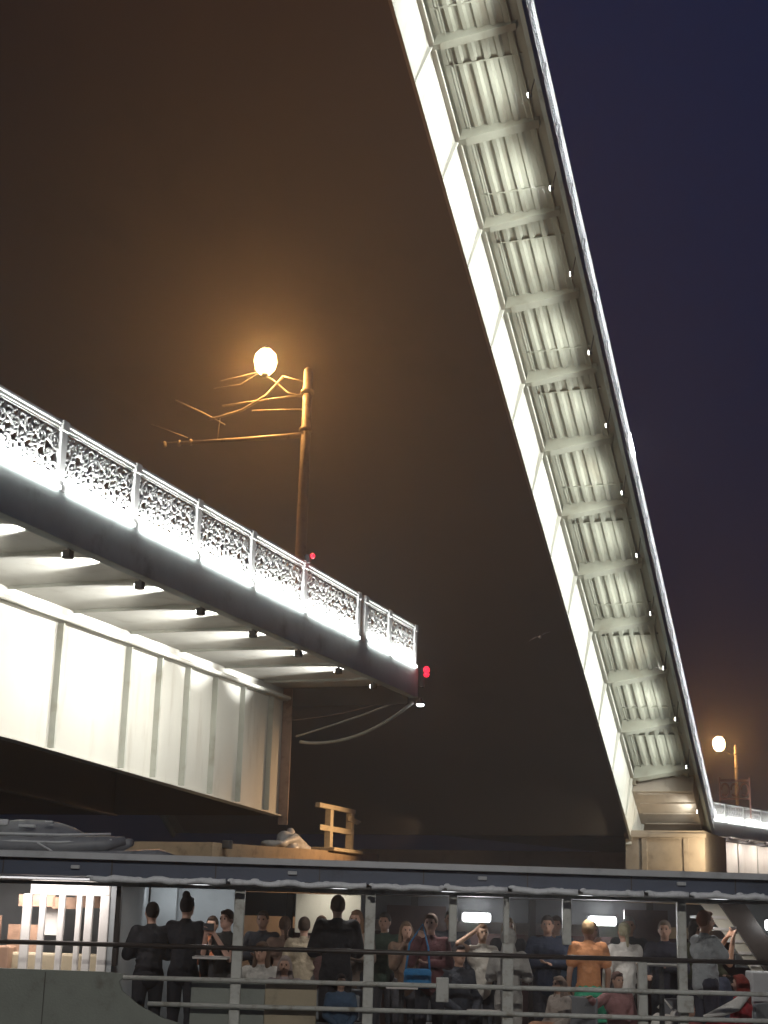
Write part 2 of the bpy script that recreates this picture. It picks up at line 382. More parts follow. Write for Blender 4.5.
for k in range(-1, 13):
    x = -(T0 + k*ST)
    heavy = k % 2 == 0
    tw = .13 if heavy else .10; b = MB()
    b.prism([(x-tw, YN+.42, DS), (x-tw, YW-.26, DS), (x-tw, YW-.26, DS-1.0), (x-tw, YW-.55, DS-1.0), (x-tw, YN+.42, DS-.36)], (2*tw, 0, 0))
    b.prism([(x-tw-.05, YN+.42, DS-.362), (x-tw-.05, YW-.55, DS-1.002), (x-tw-.05, YW-.55, DS-1.03), (x-tw-.05, YN+.42, DS-.39)], (2*tw+.1, 0, 0))
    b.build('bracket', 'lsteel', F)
    # gusset and stiffener on the web
    MB().prism([(x-.03, YW-.20, -.45-.9), (x-.03, YW-.004, -.45-.9), (x-.03, YW-.004, -WD+.03), (x-.03, YW-.07, -WD+.03)], (.06,0,0)).build('stiffener', 'web', F)
    for xx in ((x+ST*.30,) if k%2 else (x+ST*.72,)):
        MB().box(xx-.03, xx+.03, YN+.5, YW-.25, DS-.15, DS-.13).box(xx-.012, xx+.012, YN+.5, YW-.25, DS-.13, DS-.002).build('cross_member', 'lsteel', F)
for j in range(6):
    y = YN+.80+j*.56
    MB().prism([(L0+.1,y-.17,DS-.001),(L0+.1,y-.085,DS-.13),(L0+.1,y+.085,DS-.13),(L0+.1,y+.17,DS-.001)], (6.4-L0,0,0)).build('stringer', 'lsteel', F)
for k in range(-1, 13):
    x = -(T0 + k*ST)
    o = flood(F, x+ST*.55, -FH-1.2, (1300 if k > 0 else 300)*(1, .86, 1.1, .94)[k%4], y=YN+.26, aim=(0,1,-.18), spot=2.9, lr=.10, stem=1.25, sz=.25, col=(.96,1,.93))
# pale lamp unit on the handrail
MB().box(-21.6,-20.2,YN-.05,YN+.02,RH-.28,RH-.05,.02).build('rail_lamp', 'led', F)
b = MB(); b.tube([(L0+.2, YN+.62, DS-.30),(3.3, YN+.62, DS-.30)], .035, 6); b.tube([(L0+.2, YW-.62, DS-.18),(3.3, YW-.62, DS-.18)], .03, 6)
b.build('conduit', 'lsteel', F, True)
lp = []
x = 9.3
while x > L0: lp.append(x); x -= 2.81
railing(F, lp[::-1], led=False, hw=.06)
light('AREA', 'rail_wash', F, (-21, YN-.9, -.4), (0, .75, 1), 0, (1,1,1), size=1) if False else None
b = MB()
b.box(L0, 9.3, YN-.055, YN-.02, -.06, -.01); b.build('light_channel', 'rail', F)
for k in range(0, len(lp)-1):
    light('AREA', 'strip_light', F, (lp[k]-1.4, YN-.05, .02), (0, .08, 1), 45, (.95,.95,1), shape='RECTANGLE', size=2.6, size_y=.04)
# lower tail of the leaf: brown counterweight housing
MB().box(3.45, 7.6, YN+.35, YW-.02, -1.55, DS-.03, .03).build('tail_box', 'stone', F)
for xx in (3.7, 4.6, 5.6, 6.6): MB().box(xx-.05, xx+.05, YN+.33, YW-.3, -1.62, -1.552).build('tail_rib', 'stone', F)
MB().box(4.62, 9.0, YW-.02, YW+.3, -WD-.3, DS-.03).build('tail_girder', 'web', F)

# pier carrying the leaf
Q = empty('bridge_pier', (92, 14.8, 0)); tag(Q, 'beige granite pier at the foot of the raised leaf', 'pier')
b = MB(); b.prism([(-3.2,-2.1,-.3),(-3.2,2.45,-.3),(4.5,2.45,-.3),(4.5,-2.3,-.3)], (0,0,5.3+CZ+.3)); b.build('pier_body', 'stone', Q)
MB().box(-3.35,-3.2,-2.2,2.5,4.9+CZ,5.15+CZ,.02).build('cornice', 'stone', Q)
MB().box(-3.27,-3.2,-1.2,-.9,-.2,4.85+CZ).box(-3.27,-3.2,1.2,1.5,-.2,4.85+CZ).build('pilaster', 'stone', Q)
MB().box(0,4.5,2.5,26,-.3,4.2+CZ).build('pier_body', 'stone', Q)
light('SPOT','pier_wash', Q, (-5.2,-3.4,CZ+4.3), (1,1.3,-.25), 1500, (1,.80,.52), spot_size=2.2, spot_blend=1, shadow_soft_size=.2)

# ------------------------------------------------------------------ approach span beyond the leaf, at right
ang = math.radians(-17)
R = empty('approach_span', (98.6, 13.95, 6.62+CZ), (0,0,ang)); tag(R, 'far approach span at right edge with glowing lower railing and pinkish lit girder', 'bridge span')
LR = 46
MB().box(0, LR, .25, 24, -.5, -.02).build('deck_slab', 'steel', R)
MB().box(0, LR, 0, .24, -.95, -.004, .02).build('edge_beam', 'rail', R)
MB().box(-.4, LR, 1.0, 1.05, -6.4, -.52).build('girder', 'web', R)
MB().box(-.3, LR, .5, .99, -1.15, -.98).build('ledge', 'dark', R)
for k in range(14): MB().box(.4+k*3.2, .5+k*3.2, .92, .995, -6.2, -1.16).build('stiffener', 'steel', R)
pr = [0.1+2.9*k for k in range(16)]
for x in pr: add_obj('railing_post', POST, R, (x, .10, 0))
key = (2.72, 0); LAT[key] = lattice_mesh(2.72, 0)
for i, (a, b_) in enumerate(zip(pr, pr[1:])):
    add_obj('railing_panel', LAT[key], R, (a+.09, .10, 0))
    MB().box(a, b_, .03, .17, RH-.07, RH+.02, .02).build('handrail', 'rail', R)
    MB().box(a+.1, b_-.1, .07, .13, 0, .15).build('kerb_plate', 'rail', R)
    MB().box(a+.12, b_-.12, -.06, -.012, 0, .07).build('light_strip', 'led', R)
    light('AREA', 'strip_light', R, ((a+b_)/2, -.03, .10), (0,.16,1), 75, (1,1,.97), shape='RECTANGLE', size=2.5, size_y=.05)
    o = MB().box(a+.7, a+.9, .05, .20, -1.08, -.96).build('floodlight', 'dark', R)
    light('SPOT', 'flood_beam', o, (a+.8, -.55, -1.2), (0,1,-.9), 420, (1,.86,.78), spot_size=2.5, spot_blend=.8, shadow_soft_size=.1)
MB().ball((.9,-.12,.45),(.22,.06,.22),12).build('guide_lamp', 'lens', R, True)

L2 = street_lamp((117, 14.2, 6.4+CZ), 'distant orange street lamp glowing beyond the foot of the raised leaf', 6.9, 1.3, 6000, 'sod2', (0, 1.25, 7.1), 1.7)
b = MB(); b.box(-.22,.22,-.22,.22,4.7,7.3,.06).build('lit_panel', 'sod2', L2) if False else None
G = empty('barrier_panel', (105, 12.9, 7.1+CZ)); tag(G, 'small reddish openwork barrier panel standing between far lamp and leaf', 'barrier')
b = MB(); b.box(-.06,.06,-1.05,1.05,1.25,1.36).box(-.06,.06,-1.05,1.05,2.45,2.6); b.build('frame', 'reds', G)
b = MB()
for y in (-.65,0,.65):
    b.tube([(-.0, y+.26*math.cos(a*PI/8), 1.9+.42*math.sin(a*PI/8)) for a in range(15)], .07, 6)
b.build('ring_ornament', 'reds', G, True)
for y in (-1.0, 1.0): MB().box(-.05,.05,y-.05,y+.05,0,2.75).build('post', 'reds', G)

# ------------------------------------------------------------------ gull
g = empty('gull', (79.5*.5, 10, 15.13*.5+CZ), (math.radians(-25),0,math.radians(20))); g.scale = (.52,.52,.52); tag(g, 'pale gull gliding with spread wings against the dark between the spans', 'bird')
b = MB(); b.tube([(.28,0,0),(.16,0,.01),(0,0,0),(-.2,0,.0),(-.36,0,.02)], [.02,.07,.09,.05,.02], 8); b.ball((.27,0,.03),.05,8)
b.build('body', 'bird', g, True)
for s in (-1, 1):
    b = MB(); b.prism([(.10,0,.03),(.16,s*.28,.12),(.06,s*.62,.04),(-.04,s*.60,.03),(-.06,s*.26,.10),(-.12,0,.02)], (0,0,.018)); b.build('wing', 'bird', g)
MB().prism([(.33,-.012,.02),(.39,0,.01),(.33,.012,.02)], (0,0,.02)).build('beak', 'ochre', g)

# ================================================================== passenger boat
BH = 19.0; BROT = AZ - PI/2
def BW(x, h, z): return (x*math.sin(AZ) + h*math.cos(AZ), -x*math.cos(AZ) + h*math.sin(AZ), z+CZ)
FL = -1.63                                 # deck floor relative to the eye
V = empty('passenger_boat', BW(0, BH, -CZ), (0, 0, BROT)); tag(V, 'river passenger boat crowded with people under a dark roof, white rolled curtains and railings', 'boat')
class BB(MB):                              # boat coordinates: x right, h away from the camera, z about the eye
    def fin(s, name, m, par=None, smooth=False):
        for v in s.bm.verts: v.co.y -= BH; v.co.z += CZ
        return s.build(name, m, par or V, smooth)
n0 = 17.45                                 # near side of the deck
# hull
b = BB(); pr_ = [(-9,-2.0),(9.5,-2.0),(9.0,-3.35),(-8.5,-3.35)]
b.prism([(x, n0-.02, z) for x, z in pr_], (0, 5.3, 0)); b.fin('hull', 'hull')
BB().box(-9,9.4,n0,22.7,FL-.22,FL).fin('deck', 'floor')
BB().box(-9,9.4,n0-.06,n0-.0,-2.0,-1.28).fin('rubbing_strake', 'hull')
# solid bulwark at left with a rounded end
cv = [(-2.72,-.68),(-2.78,-.76),(-2.74,-.86),(-2.55,-1.0),(-2.3,-1.12),(-1.95,-1.22)]
b = BB(); b.prism([(-8.5,n0-.05,-.62),(-2.95,n0-.05,-.66)] + [(x,n0-.05,z) for x,z in cv] + [(-1.95,n0-.05,-1.3),(-8.5,n0-.05,-1.3)], (0,.05,0)); b.fin('bulwark', 'hull')
# roof
zt = lambda x: .57 - .0065*(x)
b = BB()
b.prism([(-9,17.1,.36),(9.4,17.1,.35),(9.4,17.1,.545),(-9,17.1,.575)], (0,6.1,0)); b.fin('roof', 'bolt')
b = BB(); b.prism([(-9,17.0,.555),(9.4,17.0,.50),(9.4,17.0,.565),(-9,17.0,.625)], (0,.10,0)); b.fin('roof_rim', 'trim')
BB().box(-9,9.4,17.75,22.9,.325,.345).fin('ceiling', 'ceil')
BB().box(-9,9.4,17.42,17.50,.26,.30).fin('curtain_rod', 'rpost')
# rolled curtains, scalloped
rnd = random.Random(3)
xx = [-3.15,-1.6,-.05,.78,1.5,2.28,3.0,3.5,4.4,5.6,7]
for a, c in zip(xx, xx[1:]):
    k = int((c-a)/.09); b = BB()
    pts = [(a+.03+(c-a-.06)*i/k, 17.04+rnd.uniform(-.01,.01), .33+.006*math.sin(i*1.3+a)+rnd.uniform(-.008,.008)) for i in range(k+1)]
    [b.ball((q[0], q[1], q[2]+.02), (rnd.uniform(.03,.06), .02, rnd.uniform(.012,.03)), 6) for q in pts[::3]]
    b.tube(pts, [ .024+.007*abs(math.sin(i*.5+a*3))+rnd.uniform(0,.008) for i in range(k+1)], 7); b.fin('rolled_curtain', 'fringe', smooth=True)
# posts
for x, w, z0_, z1_ in [(-1.50,.058,-1.7,.27),(-.03,.058,-1.7,.27),(1.52,.062,-1.7,-.24),(1.50,.032,-.24,.27),(3.02,.052,-1.7,-.40),(.90,.045,-.24,.27),(2.18,.048,-.24,.27),(3.47,.05,-1.7,.27),(-2.86,.03,-.6,.3),(5.6,.05,-1.7,.27),(7.2,.05,-1.7,.27),(-4.75,.05,-.6,.3)]:
    BB().box(x-w, x+w, n0-.01, n0+.09, z0_, z1_, .012).fin('post', 'drail' if x == -2.86 else 'rpost')
BB().tube([(-9,n0-.03,-.37),(9.4,n0-.03,-.37)], .026, 8).fin('top_rail', 'drail', smooth=True)
b = BB(); b.tube([(-2.74,n0-.05,-.715),(9.4,n0-.05,-.70)], .026, 8); b.fin('middle_rail', 'rpost', smooth=True)
b = BB(); b.tube([(-2.45,n0-.05,-.985),(9.4,n0-.05,-.99)], .026, 8); b.fin('lower_rail', 'rpost', smooth=True)
b = BB(); b.box(.72,.86,n0-.10,n0-.06,-.88,-.62,.01); b.fin('rail_clamp', 'rpost')
b = BB(); b.box(3.38,3.56,n0-.11,n0-.06,-.92,-.74,.01); b.fin('rail_clamp', 'rpost')
# seams, fittings and wear on the roof edge and hull
for x in [-4.1,-2.9,-1.75,-.6,.55,1.7,2.85,4.0,5.2]:
    BB().box(x-.006,x+.006,17.088,17.098,.37,.54).fin('roof_seam', 'drail')
for x in (-3.3,-.9,1.2,3.4): BB().box(x-.05,x+.05,17.06,17.098,.43,.47,.008).fin('roof_cleat', 'trim')
for x in (-4.3,-3.6): BB().box(x-.004,x+.004,n0-.058,n0-.052,-1.28,-.68).fin('hull_seam', 'drail')
# infill panels behind the rails
BB().box(-2.0,-1.18,n0+.12,n0+.16,-1.55,-.70).fin('infill_panel', 'greenp')
BB().box(-1.175,-.60,n0+.10,n0+.16,-1.55,-.71,.01).fin('infill_panel', 'tan')
# cabin at left
def cab(name, m, *a, bev=0): return BB().box(*a, bev).fin(name, m)
cab('cabin_frame', 'white', -3.98,-3.05,18.0,18.1,.15,.32, bev=.02)
for x, w in [(-4.55,.045),(-4.0,.05),(-3.82+.0,.035),(-3.60,.035),(-3.40,.03),(-3.28,.045),(-3.10,.055)]:
    cab('window_bar', 'white', x-w,x+w,17.98,18.06,-.72,.16, bev=.012)
cab('window_sill', 'white', -8,-3.04,17.97,18.08,-.80,-.725)
cab('cabin_wall', 'cabin', -8,-3.04,17.99,18.06,-1.6,-.81)
cab('cabin_wall', 'cabin', -3.04,-2.98,18.0,20.6,-1.6,.31)
cab('cabin_back', 'cabin', -8,-3.05,20.6,20.68,-1.6,.31)
for x0_, x1_, z0_, z1_ in [(-4.3,-4.12,-.55,-.2),(-4.2,-3.95,.02,.16),(-3.78,-3.62,.0,.14),(-3.5,-3.2,.02,.16),(-5.2,-4.6,-.6,-.1)]:
    cab('wood_panel', 'brown', x0_-.2,x1_+.0,19.3,19.36,z0_,z1_)
cab('menu_board', 'white', -4.15,-3.85,19.5,19.53,-.32,.05)
cab('cabin_seatback', 'tan', -4.6,-3.2,19.0,19.1,-1.1,-.52, bev=.03)
cab('counter', 'brown', -5.4,-4.35,18.8,19.2,-1.5,-.45, bev=.02)
light('AREA', 'awning_fill', V, (-3.9, 17.62-BH, .26+CZ), (0,1,-.75), 16, (1,.93,.90), shape='RECTANGLE', size=1.6, size_y=.08)  # added unseen fill under the roof, brightening the cabin bars
light('AREA', 'wall_fill', V, (-2.3, 20.2-BH, .28+CZ), (0,1,-.6), 4.5, (.92,.97,1), shape='RECTANGLE', size=1.2, size_y=.08)  # added unseen fill, lightening the pale wall behind the passengers
light('AREA', 'cabin_light', V, (-4.2, 18.9-BH, .24+CZ), (0,.12,-1), 22, (1,.92,.86), size=.5)
# pale wall aft of the cabin
cab('side_wall', 'cabin', -2.97,-1.75,20.9,20.98,-1.6,.31)
cab('side_wall_frame', 'cabin', -2.97,-2.62,20.7,20.88,-1.6,.31)
# far side: low bulwark, posts, header with two lamps
cab('far_bulwark', 'maroon', -1.3,9.3,22.5,22.6,-1.6,-.18)
cab('far_header', 'ceil', -9,9.3,22.5,22.56,-.02,.31)
for x in (-1.2,.6,2.3,4.0,5.8,7.5): cab('far_post', 'drail', x-.05,x+.05,22.42,22.49,-1.6,.31)
cab('curtain', 'maroon', .2,1.05,22.30,22.38,-1.2,.18)
cab('bulkhead', 'maroon', 3.5,4.1,21.6,21.7,-1.6,.2)
for x in (1.49, 3.30):
    o = BB().box(x-.22,x+.22,22.39,22.42,-.03,.11,.012).fin('lamp_housing', 'ceil')
    c = BB(); c.tube([(x-.20,22.35,.04),(x-.18,22.35,.04),(x+.18,22.35,.04),(x+.20,22.35,.04)], [.03,.066,.066,.03], 12); c.fin('lamp_tube', 'lampw', o, True)
    light('AREA', 'bulkhead_light', V, (x, 22.28-BH, .04+CZ), (0,-1,-.15), 20, (1,1,1), shape='ELLIPSE', size=.34, size_y=.10)
for x in (-2.1, -.4, .9, 2.6, 4.2, 5.6):
    cab('ceiling_lamp', 'lampw', x-.09,x+.09,18.71,18.89,.30,.312)
    light('AREA', 'ceiling_light', V, (x, 18.8-BH, .29+CZ), (0,0,-1), 3.4, (1,.95,.88), size=.2)
# lit cream notice board behind the dark-clothed passenger
cab('notice_board', 'cream', -1.02,-.16,20.5,20.54,-.22,.28, bev=.01)
light('SPOT', 'board_light', V, (-.5, 20.0-BH, .27+CZ), (0,.6,-.4), 9, (1,.96,.86), spot_size=2.2, spot_blend=.6, shadow_soft_size=.05)
# staircase at right
b = BB(); b.prism([(4.30,19.3,.30),(4.62,19.3,.30),(5.35,19.3,-.75),(5.02,19.3,-.75)], (0,.06,0)); b.fin('stair_stringer', 'drail')
b = BB(); b.prism([(4.10,19.42,.28),(4.32,19.42,.28),(5.03,19.42,-.62),(4.80,19.42,-.62)], (0,.04,0)); b.fin('stair_side', 'cream')
for k in range(6):
    t = k/5; x = 4.12+.72*t; z = .12-.70*t
    cab('tread', 'white', x,x+.30,19.40,20.2,z-.02,z+.015)
cab('stair_wall', 'cabin', 4.75,7.5,20.4,20.46,-.5,.3)
cab('locker', 'trim', 4.55,5.8,18.75,19.1,-1.6,-.50, bev=.02)
o = cab('wall_lamp', 'lampw', 4.80,5.05,19.0,19.05,-.02,.10, bev=.02)
# added fill light, unseen behind the viewer, brightening the passenger boat
E_ = empty('boat_fill', (-2.6, -1.6, CZ+7.2)); tag(E_, 'added unseen fill light behind the viewer, brightening the boat opposite', 'lamp')
MB().ball((0,0,0),.12,10).build('boat_fill_ball', 'white', E_, True)
light('SPOT', 'boat_fill_spot', E_, (.15,.1,-.02), (math.cos(AZ), math.sin(AZ), -.42), 4300, (1,.97,.9), spot_size=.86, spot_blend=.7, shadow_soft_size=.12)

# things on the boat's roof
T = empty('tender', BW(-3.9, 18.6, .60), (0,0,BROT)); tag(T, 'grey tender boat with rails and domed cover stowed on the roof at left', 'boat')
b = MB(); b.tube([(-1.6,0,.12),(-.8,-.02,.12),(.2,0,.13),(.62,.04,.17),(.86,.12,.22)], [.11,.12,.12,.10,.05], 10); b.tube([(-1.6,.9,.12),(.2,.9,.13),(.62,.8,.17),(.86,.6,.22)], [.11,.12,.10,.05], 10)
b.build('buoyancy_tube', 'grey', T, True)
b = MB(); b.tube([(-1.6,-.06,.25),(.1,-.07,.26),(.7,.02,.29)], .016, 6); b.tube([(-1.6,-.10,.17),(.1,-.12,.17),(.72,0,.22)], .012, 6); b.build('grab_rail', 'silver', T, True)
b = MB(); b.ball((-.35,.42,.20),(.72,.34,.26),18); b.build('cover', 'grey', T, True)
b = MB(); b.box(-.42,-.22,-.03,.06,.34,.375,.01); b.box(-.10,.0,-.05,.04,.40,.425,.01); b.box(-.8,-.55,-.02,.05,.36,.43,.01); b.build('cleat', 'silver', T)
b = MB(); b.tube([(-.15,-.13,.16),(.08,-.13,.04)], .012, 6); b.tube([(-1.1,-.12,.03),(-.9,-.13,.09)], .03, 6); b.build('strap', 'silver', T)
bm_ = MB(); bm_.tube([(-1.6,-.2,.03),(0,-.22,.03),(.6,-.15,.035),(1.3,.0,.06),(1.5,.1,.03)], [.03,.035,.04,.07,.03], 8); bm_.build('folded_tarpaulin', 'grey', T, True)

# ================================================================== people
dg = None
def remesh(b, voxel, m, name, parent, smooth=3):
    me = b.mesh(name, m); tmp = bpy.data.objects.new('tmp', me); C.objects.link(tmp)
    r = tmp.modifiers.new('r', 'REMESH'); r.mode = 'VOXEL'; r.voxel_size = voxel; r.use_smooth_shade = True
    if smooth: s_ = tmp.modifiers.new('s', 'SMOOTH'); s_.iterations = smooth; s_.factor = .5
    dgr = bpy.context.evaluated_depsgraph_get(); ev = tmp.evaluated_get(dgr)
    out = bpy.data.meshes.new_from_object(ev); bpy.data.objects.remove(tmp)
    out.name = name; o = bpy.data.objects.new(name, out); C.objects.link(o); o.parent = parent; return o
def cap(b, p, q, r0, r1, n=10):
    p, q = Vector(p), Vector(q); d = (q-p); L = d.length
    if L < 1e-4: b.ball(p, r0, n); return
    b.tube([p, q], [r0, r1], n); b.ball(p, r0, n); b.ball(q, r1, n)
CL = {}
def cloth(col):
    if col not in CL: CL[col] = mat('cloth_%d' % len(CL), col, .9, var=.42, scale=5, bump=1., fine=14)
    return CL[col]
def skinm(col=(.50,.30,.22)):
    if ('s',col) not in CL: CL[('s',col)] = mat('skin_%d' % len(CL), col, .55, var=.08, scale=6, bump=.05)
    return CL[('s',col)]
ARM = {'down': ((.25,-.02,-.30),(.25,.07,-.55)), 'rail': ((.26,.12,-.27),(.20,.36,-.33)), 'phone': ((.20,.20,-.24),(.07,.34,.04)),
       'head': ((.36,.10,.08),(.12,.06,.24)), 'fold': ((.25,.08,-.26),(.04,.25,-.24)), 'lap': ((.23,.05,-.28),(.10,.28,-.40)), 'up': ((.26,.16,.14),(.10,.22,.36)),
       'side': ((.40,.10,-.10),(.55,.22,-.02))}
def person(label, x, h, face, pose='stand', ht=1.72, aL='down', aR='down', top=(.03,.03,.035), bot=(.03,.035,.05), hair=(.05,.03,.02),
           hs='short', sleeve='long', skin=(.50,.30,.22), zf=FL, lean=0, bulk=1., hold=None, skirt=None, headc=None):
    s = ht/1.75
    e = empty('person', BW(x, h, zf), (0,0,BROT + math.radians(face)))   # local +y is the facing direction; face 0 = away from the camera
    tag(e, label, 'person', None)
    sit = pose == 'sit'
    dz = -.44 if sit else 0
    def TP(p):      # torso lean forward about the hip
        p = Vector(p); hz = .93+dz; a = math.radians(lean)
        y, z = p.y, p.z-hz
        return Vector((p.x, y*math.cos(a)+z*math.sin(a), hz + z*math.cos(a)-y*math.sin(a)))*s
    S_ = lambda p: Vector(p)*s
    legs = []
    for sg in (-1, 1):
        hip = (sg*.095,0,.92+dz)
        if sit: k, a, t = (sg*.12,.44,.53), (sg*.12,.42,.09), (sg*.13,.60,.05)
        else: k, a, t = (sg*.105,.02,.50), (sg*.11,-.02,.09), (sg*.13,.15,.04)
        legs.append((hip,k,a,t))
    sh = []
    for sg, mode in ((-1, aL), (1, aR)):
        S0 = Vector((sg*.175,0,1.42+dz)); eo, wo = ARM[mode]
        E1 = S0 + Vector((sg*(eo[0]-.175), eo[1], eo[2])); W1 = S0 + Vector((sg*(wo[0]-.175), wo[1], wo[2]))
        sh.append((sg, S0, E1, W1))
    B_ = MB()
    cap(B_, TP((0,0,.97+dz)), TP((0,0,1.18+dz)), .12*s, .11*s); cap(B_, TP((-.09,0,1.33+dz)), TP((.09,0,1.33+dz)), .105*s, .105*s)
    cap(B_, TP((0,0,1.1+dz)), TP((0,0,1.35+dz)), .11*s, .11*s); cap(B_, TP((-.15,0,1.42+dz)), TP((.15,0,1.42+dz)), .06*s, .06*s)
    cap(B_, TP((0,-.01,1.40+dz)), TP((0,.01,1.56+dz)), .058*s, .052*s)
    hc = TP((0,.02,1.645+dz))
    B_.ball(hc, (.075*s,.092*s,.112*s), 16)
    B_.ball(hc+S_((0,.035,-.055)), (.055*s,.06*s,.06*s), 12)                # jaw
    B_.tube([hc+S_((0,.085,.015)), hc+S_((0,.118,-.028)), hc+S_((0,.085,-.04))], [.008*s,.017*s,.012*s], 7)   # nose
    B_.tube([hc+S_((-.045,.078,.03)), hc+S_((0,.09,.032)), hc+S_((.045,.078,.03))], .011*s, 6)   # brow
    B_.tube([hc+S_((-.022,.085,-.062)), hc+S_((.022,.085,-.062))], .009*s, 6)                # lips
    for sg in (-1,1): B_.ball(hc+S_((sg*.076,-.005,-.01)), (.012*s,.022*s,.032*s), 8)
    for hip,k,a,t in legs:
        cap(B_, S_(hip), S_(k), .085*s, .06*s); cap(B_, S_(k), S_(a), .055*s, .038*s); cap(B_, S_(a), S_(t), .04*s, .03*s)
    for sg,S0,E1,W1 in sh:
        cap(B_, TP(S0), TP(E1), .05*s, .04*s); cap(B_, TP(E1), TP(W1), .038*s, .027*s)
        d = (TP(W1)-TP(E1)).normalized(); sd = Vector((sg,0,0)); sd = (sd-d*sd.dot(d)).normalized(); nn = d.cross(sd)
        w = TP(W1)
        for fi, (off, ln) in enumerate(((-.030,.060),(-.010,.070),(.010,.066),(.029,.052))):
            p0 = w + d*.02 + sd*off*.6*s; p1 = w + d*.085*s + sd*off*s; p2 = p1 + (d*.8+nn*.3)*ln*.55*s; p3 = p2 + (d*.5+nn*.75)*ln*.5*s
            cap(B_, p0, p1, .014*s, .012*s, 7); cap(B_, p1, p2, .010*s, .009*s, 7); cap(B_, p2, p3, .009*s, .007*s, 7)
        q0 = w + d*.03*s - sd*.02*s; q1 = q0 + (d*.6-sd*.75)*.045*s; cap(B_, q0, q1, .013*s, .010*s, 7); cap(B_, q1, q1+(d*.8+nn*.2)*.03*s, .010*s,.008*s,7)
    remesh(B_, .0095, skinm(skin), 'body', e, 2)
    for sg in (-1,1):
        MB().ball(hc+S_((sg*.030,.083,.008)), .011*s, 8).build('eye', 'eye', e, True)
    # top garment
    g = MB(); k_ = .016*bulk**.6+.006
    cap(g, TP((0,0,.93+dz)), TP((0,0,1.15+dz)), (.135+k_)*s, (.125+k_)*s); cap(g, TP((-.08,0,1.32+dz)), TP((.08,0,1.32+dz)), (.112+k_)*s, (.112+k_)*s)
    cap(g, TP((0,0,1.1+dz)), TP((0,0,1.33+dz)), (.115+k_)*s, (.115+k_)*s); cap(g, TP((-.155,0,1.415+dz)), TP((.155,0,1.415+dz)), (.062+k_*.5)*s, (.062+k_*.5)*s)
    cap(g, TP((0,-.01,1.44+dz)), TP((0,0,1.48+dz)), .075*s, .066*s)
    for sg,S0,E1,W1 in sh:
        if sleeve == 'long': cap(g, TP(S0), TP(E1), (.054+k_)*s, (.045+k_)*s); cap(g, TP(E1), TP(W1), (.045+k_*.8)*s, (.035+k_*.6)*s)
        elif sleeve == 'short': cap(g, TP(S0), TP(S0.lerp(E1,.6)), (.056+k_)*s, (.054+k_)*s)
    # folds
    rr_ = random.Random(label)
    for _ in range(7):
        a = rr_.uniform(0, 2*PI); zz = rr_.uniform(.95, 1.3)+dz; R_ = (.13+k_*.9)
        pts = [TP((R_*math.cos(a+.35*q)*1.1, R_*math.sin(a+.35*q)*.93, zz+.03*q*rr_.choice((-1,1)))) for q in (-1,0,1)]
        g.tube(pts, [.006*s,.017*s,.006*s], 6)
    remesh(g, .016, cloth(top), 'top_garment', e)
    g = MB()
    if skirt:
        if sit: cap(g, S_((-.06,.0,.53)), S_((-.06,.42,.56)), .14*s, .13*s); cap(g, S_((.06,.0,.53)), S_((.06,.42,.56)), .14*s, .13*s)
        else: g.tube([S_((0,0,1.02)), S_((0,0,.8)), S_((0,0,.52))], [.14*s,.20*s,.25*s], 18)
        remesh(g, .018, cloth(skirt), 'skirt', e)
    else:
        cap(g, S_((-.06,0,.95+dz)), S_((.06,0,.95+dz)), .125*s, .125*s)
        for hip,k,a,t in legs: cap(g, S_(hip), S_(k), .10*s, .076*s); cap(g, S_(k), S_((Vector(a)+Vector((0,0,.03)))), .07*s, .06*s)
        remesh(g, .018, cloth(bot), 'trousers', e)
    for hip,k,a,t in legs:
        g = MB(); cap(g, S_(a)-S_((0,.03,.035)), S_(t), .048*s, .038*s); remesh(g, .02, cloth((.03,.03,.03)), 'shoe', e)
    g = MB()
    if hs != 'hood':
        g.ball(hc+S_((0,-.018,.022)), (.086*s,.094*s,.108*s), 14)
        g.ball(hc+S_((0,.05,.085)), (.055*s,.045*s,.03*s), 10)
    if hs == 'long':
        cap(g, hc+S_((0,-.06,0)), hc+S_((0,-.085,-.24)), .085*s, .075*s)
        for sg in (-1,1): cap(g, hc+S_((sg*.07,-.01,.02)), hc+S_((sg*.085,0,-.20)), .03*s, .035*s)
    if hs == 'bun': g.ball(hc+S_((0,-.05,.13)), .05*s, 10)
    if hs == 'tail': cap(g, hc+S_((0,-.11,.03)), hc+S_((0,-.15,-.18)), .035*s, .02*s)
    if hs == 'hood': g.ball(hc+S_((0,-.03,.02)), (.11*s,.115*s,.13*s), 14); cap(g, hc+S_((0,-.06,-.08)), hc+S_((0,-.04,-.16)), .09*s, .11*s)
    remesh(g, .012, cloth(hair), 'hair' if hs != 'hood' else 'hood', e)
    if hs == 'capped':
        MB().lathe([(.092*s,0),(.092*s,.05*s),(.05*s,.085*s)], hc+S_((0,-.01,.05)), 14).build('cap', cloth((.06,.06,.07)), e, True)
    if hold:
        for sg,S0,E1,W1 in sh[-1:]:
            d = (TP(W1)-TP(E1)).normalized(); w = TP(W1)+d*.09*s
            ph = empty('mobile_phone', (0,0,0)); bpy.data.objects.remove(ph)
            o = MB().box(-.075,.075,-.006,.006,-.04,.04,.004).build('mobile_phone', 'dark')
            o.matrix_world = Matrix.Translation(Vector(BW(x,h,zf))) @ Matrix.Rotation(BROT+math.radians(face),4,'Z') @ Matrix.Translation(w+S_((-.05,.03,.02)))
            tag(o, 'dark mobile phone held up by the '+hold, 'phone')
    return e

